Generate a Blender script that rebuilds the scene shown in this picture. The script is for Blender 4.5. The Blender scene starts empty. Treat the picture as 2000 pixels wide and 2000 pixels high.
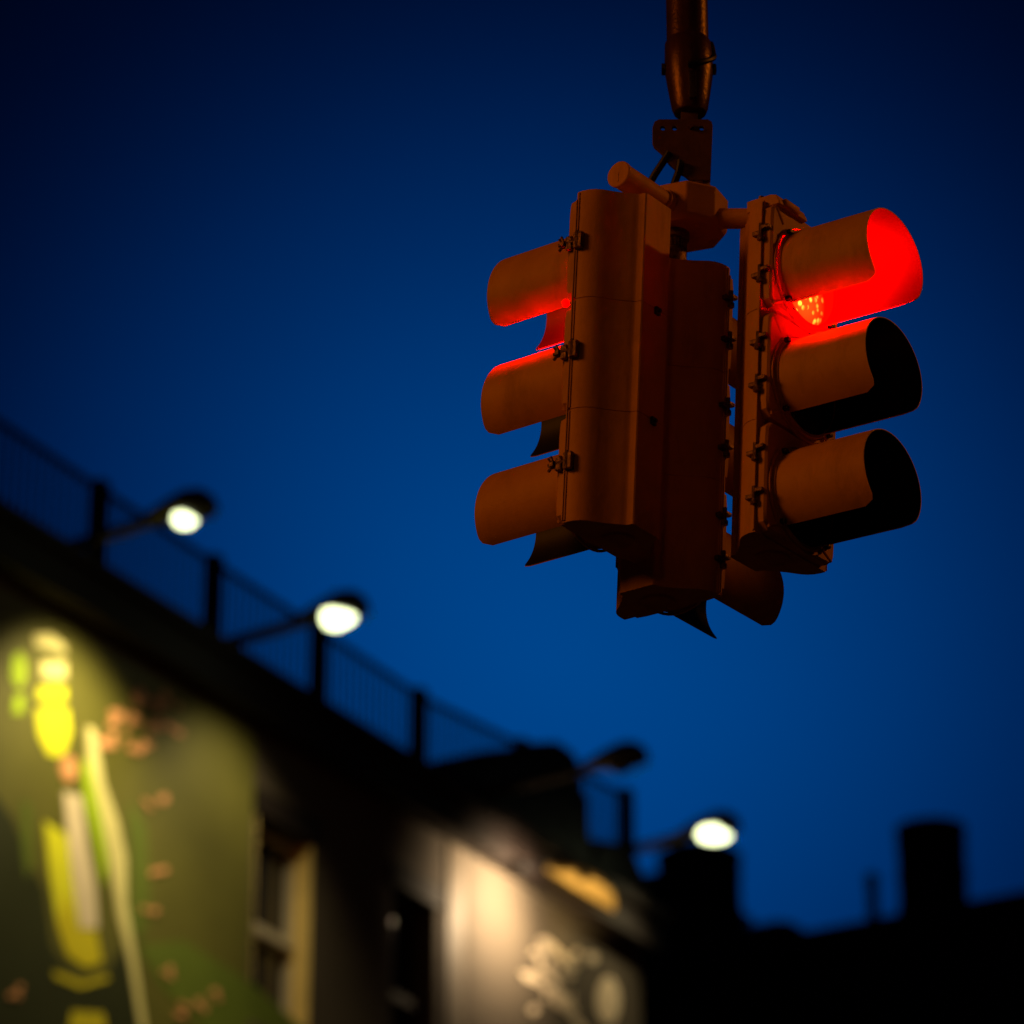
import bpy, bmesh, math, random
from mathutils import Vector, Matrix
R = math.radians
sc = bpy.context.scene
col = sc.collection
random.seed(7)

# ------------------------------------------------------------------ camera
EYE = Vector((0, 0, 1.6))
PITCH = 0.4354
cd = bpy.data.cameras.new('camera')
cam = bpy.data.objects.new('camera', cd)
col.objects.link(cam)
cam.location = EYE
cam.rotation_euler = (math.pi / 2 + PITCH, 0, 0)
cd.sensor_width = 36
cd.lens = 7564.0 / 1932 * 36
cd.clip_start = 0.1
cd.clip_end = 3000
cd.dof.use_dof = True
cd.dof.focus_distance = 7.95
cd.dof.aperture_fstop = 2.9
cd.dof.aperture_blades = 7
sc.camera = cam
FPX = 7564.0 * 2000 / 1932          # focal length in photo pixels

# ------------------------------------------------------------------ sky: last light after sunset
def ray(px, py):
    x = (px - 1000) / FPX
    z = -(py - 1000) / FPX
    c, s = math.cos(PITCH), math.sin(PITCH)
    return Vector((x, c - z * s, s + z * c))

w = bpy.data.worlds.new('World')
sc.world = w
w.use_nodes = True
nt = w.node_tree
nt.nodes.clear()
out = nt.nodes.new('ShaderNodeOutputWorld')
bg = nt.nodes.new('ShaderNodeBackground')
tc = nt.nodes.new('ShaderNodeTexCoord')
glow = ray(1090, 1290).normalized()
dp = nt.nodes.new('ShaderNodeVectorMath'); dp.operation = 'DOT_PRODUCT'
nm = nt.nodes.new('ShaderNodeVectorMath'); nm.operation = 'NORMALIZE'
nt.links.new(tc.outputs['Generated'], nm.inputs[0])
nt.links.new(nm.outputs[0], dp.inputs[0])
dp.inputs[1].default_value = glow
ac = nt.nodes.new('ShaderNodeMath'); ac.operation = 'ARCCOSINE'; ac.use_clamp = False
nt.links.new(dp.outputs['Value'], ac.inputs[0])
mr = nt.nodes.new('ShaderNodeMath'); mr.operation = 'DIVIDE'
nt.links.new(ac.outputs[0], mr.inputs[0]); mr.inputs[1].default_value = R(18)
cr = nt.nodes.new('ShaderNodeValToRGB')
nt.links.new(mr.outputs[0], cr.inputs[0])
els = cr.color_ramp.elements
cr.color_ramp.interpolation = 'B_SPLINE'
SKY = [(0.0, (0, .059, .262)), (2.5, (0, .050, .230)), (5, (0, .0295, .148)), (7, (0, .0162, .091)),
       (9, (0, .0062, .040)), (11, (0, .0022, .0165)), (13.5, (0, .0008, .0058)), (18, (0, .0007, .0045))]
while len(els) < len(SKY):
    els.new(0.5)
for e, (d, c) in zip(els, SKY):
    e.position = d / 18
for e, (d, c) in zip(els, SKY):
    e.color = (*c, 1)
nt.links.new(cr.outputs[0], bg.inputs[0])
bg.inputs[1].default_value = 1.0
nt.links.new(bg.outputs[0], out.inputs[0])

sc.view_settings.view_transform = 'Standard'
sc.view_settings.look = 'None'
sc.view_settings.exposure = 0
sc.view_settings.gamma = 1
sc.render.engine = 'CYCLES'
sc.cycles.use_denoising = True
sc.cycles.max_bounces = 6
sc.cycles.sample_clamp_indirect = 30

# ------------------------------------------------------------------ helpers
def tag(o, label=None, cat=None, group=None, kind=None):
    if label: o['label'] = label
    if cat: o['category'] = cat
    if group: o['group'] = group
    if kind: o['kind'] = kind
    return o

def empty(name, loc=(0, 0, 0), rz=0):
    o = bpy.data.objects.new(name, None)
    col.objects.link(o)
    o.location = loc
    o.rotation_euler = (0, 0, rz)
    o.empty_display_size = .1
    return o

class MB:
    """collects shapes into one mesh"""
    def __init__(s):
        s.v = []; s.f = []; s.m = []; s.M = Matrix.Identity(4)
    def add(s, vs, fs, mi=0):
        b = len(s.v)
        s.v += [s.M @ Vector(v) for v in vs]
        s.f += [[b + i for i in f] for f in fs]
        s.m += [mi] * len(fs)
        return s
    def box(s, x0, x1, y0, y1, z0, z1, mi=0, bev=0):
        if bev > 0:
            bm = bmesh.new()
            bmesh.ops.create_cube(bm, size=1)
            for v in bm.verts:
                v.co = Vector(((x0 + x1) / 2 + v.co.x * (x1 - x0), (y0 + y1) / 2 + v.co.y * (y1 - y0), (z0 + z1) / 2 + v.co.z * (z1 - z0)))
            bmesh.ops.bevel(bm, geom=bm.edges[:], offset=bev, segments=2, affect='EDGES', profile=.6)
            bm.verts.index_update()
            s.add([v.co.copy() for v in bm.verts], [[v.index for v in f.verts] for f in bm.faces], mi)
            bm.free()
            return s
        vs = [(x, y, z) for x in (x0, x1) for y in (y0, y1) for z in (z0, z1)]
        return s.add(vs, [(0, 1, 3, 2), (4, 6, 7, 5), (0, 4, 5, 1), (2, 3, 7, 6), (0, 2, 6, 4), (1, 5, 7, 3)], mi)
    def prism(s, poly, lo, hi, axis='z', mi=0):
        n = len(poly)
        def p(a, b, c):
            return {'z': (a, b, c), 'y': (a, c, b), 'x': (c, a, b)}[axis]
        vs = [p(a, b, lo) for a, b in poly] + [p(a, b, hi) for a, b in poly]
        fs = [list(range(n))[::-1], list(range(n, 2 * n))] + [(i, (i + 1) % n, n + (i + 1) % n, n + i) for i in range(n)]
        return s.add(vs, fs, mi)
    def tube(s, pts, r, n=16, mi=0, cap=True):
        pts = [Vector(p) for p in pts]
        rs = r if isinstance(r, (list, tuple)) else [r] * len(pts)
        vs = []; up = None
        for i, p in enumerate(pts):
            d = (pts[min(i + 1, len(pts) - 1)] - pts[max(i - 1, 0)])
            if d.length < 1e-9: d = Vector((0, 0, 1))
            d.normalize()
            if up is None:
                up = Vector((0, 0, 1)) if abs(d.z) < .9 else Vector((1, 0, 0))
            a = (up - d * up.dot(d)).normalized(); up = a
            b = d.cross(a)
            for k in range(n):
                t = 2 * math.pi * k / n
                vs.append(p + (a * math.cos(t) + b * math.sin(t)) * rs[i])
        fs = []
        for i in range(len(pts) - 1):
            for k in range(n):
                fs.append((i * n + k, i * n + (k + 1) % n, (i + 1) * n + (k + 1) % n, (i + 1) * n + k))
        if cap:
            fs += [list(range(n))[::-1], [(len(pts) - 1) * n + k for k in range(n)]]
        return s.add(vs, fs, mi)
    def lathe(s, prof, axis='z', n=24, mi=0):
        """prof = [(radius, height)] ; axis z or x"""
        vs = []
        for r_, h in prof:
            for k in range(n):
                t = 2 * math.pi * k / n
                a, b = r_ * math.cos(t), r_ * math.sin(t)
                vs.append((a, b, h) if axis == 'z' else (h, a, b))
        fs = []
        for i in range(len(prof) - 1):
            for k in range(n):
                fs.append((i * n + k, i * n + (k + 1) % n, (i + 1) * n + (k + 1) % n, (i + 1) * n + k))
        return s.add(vs, fs, mi)
    def build(s, name, mats, parent=None, smooth=35, loc=None):
        me = bpy.data.meshes.new(name)
        me.from_pydata([tuple(v) for v in s.v], [], s.f)
        mats = mats if isinstance(mats, (list, tuple)) else [mats]
        for m in mats: me.materials.append(m)
        me.polygons.foreach_set('material_index', s.m)
        bm = bmesh.new(); bm.from_mesh(me)
        bmesh.ops.recalc_face_normals(bm, faces=bm.faces[:])
        bm.to_mesh(me); bm.free()
        if smooth:
            me.polygons.foreach_set('use_smooth', [True] * len(me.polygons))
            me.set_sharp_from_angle(angle=R(smooth))
        me.update()
        o = bpy.data.objects.new(name, me)
        col.objects.link(o)
        if parent is not None: o.parent = parent
        if loc is not None: o.location = loc
        return o

def copy_tree(o, parent=None):
    c = o.copy(); col.objects.link(c); c.parent = parent
    for ch in [x for x in bpy.data.objects if x.parent == o]:
        copy_tree(ch, c)
    return c

# ------------------------------------------------------------------ materials
def mat(name, base, rough=.6, metal=0, var=.15, scale=6, bump=.0, bscale=60, emit=None, estr=0, spec=.5, dirt=None, dirt_amt=.5, coat=0):
    m = bpy.data.materials.new(name); m.use_nodes = True
    n = m.node_tree; b = n.nodes['Principled BSDF']
    b.inputs['Roughness'].default_value = rough
    b.inputs['Metallic'].default_value = metal
    b.inputs['Specular IOR Level'].default_value = spec
    b.inputs['Coat Weight'].default_value = coat
    t = n.nodes.new('ShaderNodeTexCoord')
    no = n.nodes.new('ShaderNodeTexNoise'); no.inputs['Scale'].default_value = scale
    no.inputs['Detail'].default_value = 6; no.inputs['Roughness'].default_value = .65
    n.links.new(t.outputs['Object'], no.inputs['Vector'])
    mx = n.nodes.new('ShaderNodeMix'); mx.data_type = 'RGBA'
    rp = n.nodes.new('ShaderNodeMapRange')
    rp.inputs['From Min'].default_value = .3; rp.inputs['From Max'].default_value = .7
    n.links.new(no.outputs['Fac'], rp.inputs['Value'])
    n.links.new(rp.outputs[0], mx.inputs['Factor'])
    mx.inputs['A'].default_value = (*[c * (1 - var) for c in base], 1)
    mx.inputs['B'].default_value = (*[min(1, c * (1 + var)) for c in base], 1)
    colr = mx.outputs['Result']
    if dirt is not None:
        n2 = n.nodes.new('ShaderNodeTexNoise'); n2.inputs['Scale'].default_value = 14
        n2.inputs['Detail'].default_value = 8; n2.inputs['Roughness'].default_value = .75
        mp = n.nodes.new('ShaderNodeMapping'); mp.inputs['Scale'].default_value = (1, 1, .28)
        n.links.new(t.outputs['Object'], mp.inputs[0]); n.links.new(mp.outputs[0], n2.inputs['Vector'])
        r2 = n.nodes.new('ShaderNodeMapRange')
        r2.inputs['From Min'].default_value = .50; r2.inputs['From Max'].default_value = .72
        r2.inputs['To Max'].default_value = dirt_amt
        n.links.new(n2.outputs['Fac'], r2.inputs['Value'])
        m2 = n.nodes.new('ShaderNodeMix'); m2.data_type = 'RGBA'
        n.links.new(r2.outputs[0], m2.inputs['Factor']); n.links.new(colr, m2.inputs['A'])
        m2.inputs['B'].default_value = (*dirt, 1)
        colr = m2.outputs['Result']
        r3 = n.nodes.new('ShaderNodeMapRange'); n.links.new(n2.outputs['Fac'], r3.inputs['Value'])
        r3.inputs['To Min'].default_value = rough * .8; r3.inputs['To Max'].default_value = min(1, rough * 1.3)
        n.links.new(r3.outputs[0], b.inputs['Roughness'])
    n.links.new(colr, b.inputs['Base Color'])
    if bump:
        n3 = n.nodes.new('ShaderNodeTexNoise'); n3.inputs['Scale'].default_value = bscale
        n3.inputs['Detail'].default_value = 4
        n.links.new(t.outputs['Object'], n3.inputs['Vector'])
        bp = n.nodes.new('ShaderNodeBump'); bp.inputs['Strength'].default_value = bump
        bp.inputs['Distance'].default_value = .01
        n.links.new(n3.outputs['Fac'], bp.inputs['Height']); n.links.new(bp.outputs[0], b.inputs['Normal'])
    if emit:
        b.inputs['Emission Color'].default_value = (*emit, 1); b.inputs['Emission Strength'].default_value = estr
    return m

YEL = mat('signal_yellow_paint', (.66, .31, .008), .58, var=.12, scale=9, bump=.10, bscale=38, dirt=(.17, .075, .012), dirt_amt=.38, spec=.35)
VISBLK = mat('visor_black_inside', (.012, .009, .007), .5, var=.2, scale=20, spec=.25)
IRON = mat('dark_iron', (.05, .038, .028), .38, metal=.6, var=.3, scale=30, bump=.25, bscale=120)
BOLT = mat('rusty_bolt', (.16, .09, .04), .4, metal=.7, var=.4, scale=60, bump=.3, bscale=200)
TUBE = mat('weathered_pole_paint', (.085, .032, .011), .33, metal=.45, var=.35, scale=14, bump=.12, bscale=130, spec=.35)
PLATEM = mat('brown_hanger_plate', (.11, .05, .022), .5, var=.3, scale=20, bump=.1, bscale=90)
RUBBER = mat('black_cable_rubber', (.008, .008, .009), .5, var=.2, scale=40, spec=.3)
LENSOFF = mat('unlit_lens_glass', (.02, .016, .006), .12, var=.2, scale=30, bump=.4, bscale=90)
LEAKGLOW = mat('red_leak_glow', (.3, .01, .01), .4, emit=(1, 0.0, 0.0), estr=4)  # glow that stands for lens light escaping between the doors

def red_lens():
    m = bpy.data.materials.new('lit_red_lens'); m.use_nodes = True
    n = m.node_tree; b = n.nodes['Principled BSDF']
    b.inputs['Base Color'].default_value = (.4, .004, .002, 1)
    b.inputs['Roughness'].default_value = .15
    t = n.nodes.new('ShaderNodeTexCoord')
    v = n.nodes.new('ShaderNodeTexVoronoi'); v.inputs['Scale'].default_value = 72
    n.links.new(t.outputs['Object'], v.inputs['Vector'])
    no = n.nodes.new('ShaderNodeTexNoise'); no.inputs['Scale'].default_value = 26; no.inputs['Detail'].default_value = 3
    n.links.new(t.outputs['Object'], no.inputs['Vector'])
    r1 = n.nodes.new('ShaderNodeMapRange'); r1.inputs['From Min'].default_value = .50; r1.inputs['From Max'].default_value = .18
    n.links.new(v.outputs['Distance'], r1.inputs['Value'])
    r2 = n.nodes.new('ShaderNodeMapRange'); r2.inputs['From Min'].default_value = .36; r2.inputs['From Max'].default_value = .52
    n.links.new(no.outputs['Fac'], r2.inputs['Value'])
    mu = n.nodes.new('ShaderNodeMath'); mu.operation = 'MULTIPLY'
    n.links.new(r1.outputs[0], mu.inputs[0]); n.links.new(r2.outputs[0], mu.inputs[1])
    ds = n.nodes.new('ShaderNodeVectorMath'); ds.operation = 'DISTANCE'
    n.links.new(t.outputs['Object'], ds.inputs[0]); ds.inputs[1].default_value = (.036, -.018, .241 - .0156 - .062)
    r3 = n.nodes.new('ShaderNodeMapRange'); r3.inputs['From Min'].default_value = .068; r3.inputs['From Max'].default_value = .018
    n.links.new(ds.outputs['Value'], r3.inputs['Value'])
    mh = n.nodes.new('ShaderNodeMath'); mh.operation = 'MULTIPLY'
    ad = n.nodes.new('ShaderNodeMapRange'); ad.inputs['To Min'].default_value = .045
    n.links.new(mu.outputs[0], ad.inputs['Value'])
    n.links.new(ad.outputs[0], mh.inputs[0]); n.links.new(r3.outputs[0], mh.inputs[1])
    mu = mh
    mx = n.nodes.new('ShaderNodeMix'); mx.data_type = 'RGBA'
    n.links.new(mu.outputs[0], mx.inputs['Factor'])
    mx.inputs['A'].default_value = (1, 0.00001, 0, 1)
    mx.inputs['B'].default_value = (1, .0085, .0006, 1)
    n.links.new(mx.outputs['Result'], b.inputs['Emission Color'])
    b.inputs['Emission Strength'].default_value = 230
    return m
REDLENS = red_lens()

# ------------------------------------------------------------------ ground and street
ASPH = mat('asphalt', (.045, .045, .047), .85, var=.25, scale=3, bump=.3, bscale=40)
CONC = mat('pavement_concrete', (.22, .21, .19), .8, var=.15, scale=2, bump=.2)
LINE = mat('road_marking_paint', (.6, .6, .55), .7, var=.2, scale=5)
g = MB(); g.add([(-400, -300, 0), (400, -300, 0), (400, 500, 0), (-400, 500, 0)], [(0, 1, 2, 3)])
tag(g.build('ground', ASPH, smooth=0), kind='structure')

BETA = R(29.8)
D_ = Vector((math.sin(BETA), math.cos(BETA), 0))        # along the left facade, away from the camera
N_ = Vector((math.cos(BETA), -math.sin(BETA), 0))       # outward from the left facade
HROOF = 14.0
r0 = ray(613, 1396)
P0 = EYE + r0 * (HROOF / r0.z)
P0.z = 0
ZR = EYE.z + HROOF                                       # roof edge of the left building
def fac(px, py):
    """photo pixel -> (distance along facade, height) on the facade plane"""
    r_ = ray(px, py)
    k = (P0 - EYE).dot(N_) / r_.dot(N_)
    p = EYE + r_ * k
    return (p - P0).dot(D_), p.z
def at_z(px, py, z):
    r_ = ray(px, py)
    p = EYE + r_ * ((z - EYE.z) / r_.z)
    return (p - P0).dot(D_), (p - P0).dot(N_), p         # along, outward, point
def at_y(px, py, Y):
    r_ = ray(px, py)
    return EYE + r_ * (Y / r_.y)

ft = math.atan2(D_.y, D_.x)
frame = Matrix.Translation(P0) @ Matrix.Rotation(ft, 4, 'Z')   # local x along facade, local y into the building
pv = MB(); pv.M = frame
pv.box(-60, 30, -3.5, -.02, 0.002, .14, bev=.02)
tag(pv.build('pavement', CONC, smooth=0), kind='structure')
rm = MB(); rm.M = frame
for k in range(14):
    rm.box(-50 + k * 6, -47 + k * 6, -9.1, -8.95, .001, .005)
tag(rm.build('road_marking', LINE, smooth=0), kind='structure')

# ------------------------------------------------------------------ left building
WALL = mat('grey_brown_stucco', (.088, .070, .050), .85, var=.12, scale=1.2, bump=.3, bscale=10, dirt=(.035, .028, .02), dirt_amt=.3)
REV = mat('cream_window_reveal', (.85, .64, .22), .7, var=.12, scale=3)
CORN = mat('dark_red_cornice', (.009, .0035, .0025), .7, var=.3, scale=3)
ROOF = mat('roof_tar', (.02, .02, .022), .9, var=.3, scale=2)
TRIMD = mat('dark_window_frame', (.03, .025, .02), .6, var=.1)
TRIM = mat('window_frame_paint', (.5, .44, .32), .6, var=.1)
GLASSD = mat('dark_window_glass', (.01, .012, .018), .06, var=.1, spec=.6)
PILM = mat('cream_downpipe_paint', (.15, .12, .085), .6, var=.1, scale=3)
T_END = fac(1252, 1880)[0]
T_START = -26.0
DEPTH = 12
bld = empty('brick_building', P0, ft)
tag(bld, 'long stucco building with painted advert wall, lit by lamps on its roof edge', 'building')
w1 = [fac(500, 1592), fac(611, 1640), fac(611, 1990)]
w2 = [fac(766, 1722), fac(853, 1780)]
WH = w1[0][1] - (fac(503, 1950)[1])
wins = []
def wrect(tL, tR, zt, zb): wins.append((tL, tR, zb, zt))
wrect(w1[0][0], w1[1][0], (w1[0][1] + w1[1][1]) / 2, (w1[0][1] + w1[1][1]) / 2 - 2.0)
wrect(w2[0][0], w2[1][0], (w2[0][1] + w2[1][1]) / 2, (w2[0][1] + w2[1][1]) / 2 - 2.0)
RV = .27
# wall with real openings: a grid of quads in the plane y=0 leaving the windows open (repeated on the floors below)
holes = []
for (a, b, zb, zt) in wins:
    for fl in range(4):
        if zb - fl * 3.6 > 1: holes.append((a, b, zb - fl * 3.6, zt - fl * 3.6))
ts = sorted({T_START, T_END} | {h[0] for h in holes} | {h[1] for h in holes})
zs = sorted({0.0, ZR - .45} | {h[2] for h in holes} | {h[3] for h in holes})
wb = MB()
for i in range(len(ts) - 1):
    for j in range(len(zs) - 1):
        ct, cz = (ts[i] + ts[i + 1]) / 2, (zs[j] + zs[j + 1]) / 2
        if any(h[0] < ct < h[1] and h[2] < cz < h[3] for h in holes): continue
        wb.add([(ts[i], 0, zs[j]), (ts[i + 1], 0, zs[j]), (ts[i + 1], 0, zs[j + 1]), (ts[i], 0, zs[j + 1])], [(0, 1, 2, 3)])
wb.add([(T_END, 0, 0), (T_END, DEPTH, 0), (T_END, DEPTH, ZR - .45), (T_END, 0, ZR - .45)], [(0, 1, 2, 3)])
wb.add([(T_START, 0, 0), (T_START, DEPTH, 0), (T_START, DEPTH, ZR - .45), (T_START, 0, ZR - .45)], [(0, 1, 2, 3)])
wb.add([(T_START, DEPTH, 0), (T_END, DEPTH, 0), (T_END, DEPTH, ZR - .45), (T_START, DEPTH, ZR - .45)], [(0, 1, 2, 3)])
wb.build('wall', WALL, bld, smooth=0)
cb = MB()
cb.box(T_START - .1, T_END + .1, -.22, DEPTH + .1, ZR - .45, ZR - .12)
cb.box(T_START - .15, T_END + .15, -.30, DEPTH + .15, ZR - .12, ZR)
cb.build('cornice', CORN, bld, smooth=0)
rb = MB(); rb.box(T_START, T_END, -.1, DEPTH, ZR + .004, ZR + .03)
rb.build('roof', ROOF, bld, smooth=0)
for (a, b, z0, z1) in holes:
    fw = .07
    f = MB()
    f.box(a + .002, a + fw, RV - .09, RV + .02, z0 + .002, z1 - .002)
    f.box(b - fw, b - .002, RV - .09, RV + .02, z0 + .002, z1 - .002)
    f.box(a + fw, b - fw, RV - .09, RV + .02, z1 - fw, z1 - .002)
    f.box(a + fw, b - fw, RV - .09, RV + .02, z0 + .002, z0 + fw)
    f.box(a + fw, b - fw, RV - .14, RV + .02, (z0 + z1) / 2 - .04, (z0 + z1) / 2 + .05)
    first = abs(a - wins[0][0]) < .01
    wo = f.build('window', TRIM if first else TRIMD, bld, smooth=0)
    v_ = MB()
    v_.box(a + .001, a + .02, .003, RV - .092, z0 + .021, z1 - .021); v_.box(b - .02, b - .001, .003, RV - .092, z0 + .021, z1 - .021)
    v_.box(a + .001, b - .001, .003, RV - .092, z0 + .001, z0 + .02)
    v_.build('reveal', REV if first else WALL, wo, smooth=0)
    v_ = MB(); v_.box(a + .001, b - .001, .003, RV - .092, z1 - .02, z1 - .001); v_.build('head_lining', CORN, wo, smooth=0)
    v_ = MB(); v_.box(a - .06, b + .06, -.035, -.0025, z1, z1 + .22); v_.build('lintel', CORN, wo, smooth=0)
    p = MB(); p.box(a + fw, b - fw, RV - .02, RV - .01, z0 + fw, z1 - fw)
    p.build('pane', GLASSD, wo, smooth=0)
    s_ = MB(); s_.box(a - .08, b + .08, -.08, .0, z0 - .1, z0)
    s_.build('sill', WALL, wo, smooth=0)
# pale downpipe
t0, t1 = fac(871, 1700)[0], fac(905, 1720)[0]
pp = MB(); pp.box(t0, t1, -.025, -.002, 0.2, ZR - .46, bev=.01)
pp.build('pilaster', PILM, bld)

# mural
def mm(name, c, rough=.6): return mat(name, c, rough, var=.12, scale=2.0, bump=.1, bscale=8)
M_OL = mm('mural_olive', (.125, .122, .022))
M_CR = mm('mural_cream', (.85, .78, .38)); M_YL = mm('mural_yellow', (.88, .90, .03)); M_GR = mm('mural_green', (.42, .62, .01))
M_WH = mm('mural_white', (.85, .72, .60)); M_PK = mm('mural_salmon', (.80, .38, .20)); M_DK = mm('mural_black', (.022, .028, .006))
M_DG = mm('mural_dark_green', (.12, .17, .02)); M_YD = mm('mural_gold', (.70, .62, .015))
mur = MB()
tm = fac(492, 1600)[0]
mur.box(-20, tm, -.012, -.002, 2.0, ZR - .47)
mo = mur.build('mural', M_OL, bld, smooth=0)
mo['label'] = 'large olive painted advert with a yellow bottle'
lay = [0]
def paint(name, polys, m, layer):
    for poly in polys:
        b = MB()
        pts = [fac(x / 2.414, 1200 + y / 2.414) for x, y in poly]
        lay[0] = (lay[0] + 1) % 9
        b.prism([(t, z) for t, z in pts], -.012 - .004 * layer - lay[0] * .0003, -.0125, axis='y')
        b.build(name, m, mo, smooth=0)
def ell(cx, cy, rx, ry, rot=0, n=14, jit=0):
    o = []
    for k in range(n):
        t = 2 * math.pi * k / n
        q = 1 + random.uniform(-jit, jit)
        x, y = rx * math.cos(t) * q, ry * math.sin(t) * q
        o.append((cx + x * math.cos(rot) - y * math.sin(rot), cy + x * math.sin(rot) + y * math.cos(rot)))
    return o
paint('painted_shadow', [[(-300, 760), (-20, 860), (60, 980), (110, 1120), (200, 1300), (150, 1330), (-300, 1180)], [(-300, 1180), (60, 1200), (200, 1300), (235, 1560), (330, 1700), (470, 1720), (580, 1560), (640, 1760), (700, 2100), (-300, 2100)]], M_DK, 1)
paint('painted_leaf', [[(600, 880), (680, 1000), (700, 1400), (660, 1540), (610, 1500), (615, 1150)],
                       [(640, 1560), (860, 1540), (1180, 1740), (1420, 1950), (1500, 2100), (1100, 2100), (760, 1760)],
                       [(95, 870), (140, 900), (150, 1180), (115, 1250), (95, 1100)]], M_DG, 1)
paint('painted_bottle_cap', [[(150, 95), (235, 92), (300, 150), (302, 188), (225, 165), (160, 150)], [(185, 222), (305, 225), (302, 305), (188, 300)]], M_CR, 2)
paint('painted_bottle_neck', [[(170, 345), (300, 345), (302, 412), (172, 410)], [(163, 448), (312, 445), (328, 560), (292, 668), (222, 668), (172, 570)],
                              [(200, 975), (305, 1040), (330, 1250), (362, 1480), (330, 1560), (262, 1450), (228, 1250)]], M_YL, 2)
paint('painted_bottle_body', [[(300, 1300), (362, 1482), (445, 1490), (475, 1640), (400, 1668), (310, 1610), (262, 1460)], [(330, 1870), (480, 1880), (500, 2050), (300, 2050)], [(240, 1680), (380, 1735), (500, 1700), (505, 1725), (370, 1765), (250, 1715)]], M_YD, 2)
paint('painted_label', [[(288, 838), (372, 858), (402, 1100), (440, 1300), (452, 1482), (366, 1482), (330, 1250), (308, 1050)]], M_WH, 3)
paint('painted_stalk', [[(375, 690), (425, 690), (470, 950), (500, 1180), (478, 1290), (440, 1080), (392, 900)], ell(80, 262, 36, 84), [(60, 380), (110, 380), (100, 470), (50, 470)]], M_GR, 2)
paint('painted_ribbon', [[(398, 530), (440, 545), (482, 800), (548, 980), (585, 1150), (586, 1360), (628, 1600), (680, 1960), (650, 1960), (598, 1640), (545, 1420), (506, 1160), (456, 900), (404, 680)]], M_CR, 3)
sp = []
for cx, cy, n in ((700, 400, 9), (560, 500, 6), (520, 610, 8), (640, 610, 6), (805, 420, 4), (790, 540, 4), (715, 872, 2)):
    for k in range(n):
        sp.append(ell(cx + random.uniform(-70, 70), cy + random.uniform(-38, 38), random.uniform(9, 22), random.uniform(12, 34), random.uniform(0, 3), 9, .2))
for cx, cy, n in ((770, 1690, 3), (850, 1868, 4), (945, 1850, 4), (1030, 1790, 2), (740, 1220, 3), (700, 1390, 3), (60, 1780, 4)):
    for k in range(n):
        sp.append(ell(cx + random.uniform(-28, 28), cy + random.uniform(-26, 26), random.uniform(7, 15), random.uniform(10, 20), random.uniform(0, 3), 9, .2))
sp.append(ell(315, 730, 40, 60))
paint('painted_lettering', sp, M_PK, 4)

# pale painted emblem to the right of the windows
def px_poly(pts): return [fac(400 + x / 2.147, 1500 + y / 2.147) for x, y in pts]
M_EM = mm('emblem_faded_white', (.80, .66, .48))
strokes = [[(1380, 700), (1430, 700), (1500, 760), (1480, 800), (1400, 760)], [(1460, 740), (1560, 800), (1590, 850), (1540, 860), (1470, 800)],
           [(1300, 840), (1380, 850), (1450, 900), (1420, 930), (1330, 890)], [(1420, 780), (1450, 790), (1500, 960), (1470, 980)],
           [(1400, 880), (1500, 920), (1560, 980), (1580, 1050), (1530, 1060), (1440, 960)], [(1380, 760), (1410, 770), (1430, 860), (1400, 870)],
           [(1480, 840), (1560, 870), (1540, 900), (1480, 880)], [(1490, 980), (1600, 1080), (1620, 1120), (1560, 1110)]]
for k in range(16):
    strokes.append(ell(1460 + random.uniform(-110, 110) + 30 * (k % 3), 880 + random.uniform(-120, 150), random.uniform(8, 20), random.uniform(10, 26), random.uniform(0, 3), 8, .25))
for k, s_ in enumerate(strokes):
    if k < 8:
        mx_, my_ = sum(p[0] for p in s_) / len(s_), sum(p[1] for p in s_) / len(s_)
        s_ = [(mx_ + (x - mx_) * .72, my_ + (y - my_) * .72) for x, y in s_]
    em = MB(); em.prism(px_poly(s_), -.006 - .0005 * k, -.0012, axis='y')
    em.build('painted_stroke', M_EM, bld, smooth=0)
em2 = MB()
em2.prism(px_poly(ell(1690, 975, 50, 100, 0, 20)), -.006, -.0012, axis='y')
em2.build('painted_roundel', M_EM, bld, smooth=0)

# half-round canopy whose underside catches the light
AWN = mat('ochre_canopy_paint', (.70, .46, .14), .8, var=.1, scale=3)
(ta, za1), (tb, za2) = fac(1018, 1706), fac(1174, 1815)
za = (za1 + za2) / 2
print('CANOPY z', za1, za2, ZR)
cn = MB(); n = 16; vs = []
for k in range(n + 1):
    q = math.pi * k / n
    x, y, z = (ta + tb) / 2 - (tb - ta) / 2 * math.cos(q), -.42 * math.sin(q) - .003, za + .14 * math.sin(q)
    vs += [(x, y, z), (x, y, z + .06)]
b0 = 2 * (n + 1)
vs += [((ta + tb) / 2, -.003, za), ((ta + tb) / 2, -.003, za + .06)]
fs = [(2 * k, 2 * k + 1, 2 * k + 3, 2 * k + 2) for k in range(n)] + [(2 * k, 2 * k + 2, b0) for k in range(n)] + [(2 * k + 1, b0 + 1, 2 * k + 3) for k in range(n)]
cn.add(vs, fs)
cn.build('canopy', AWN, bld, smooth=20)

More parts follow.
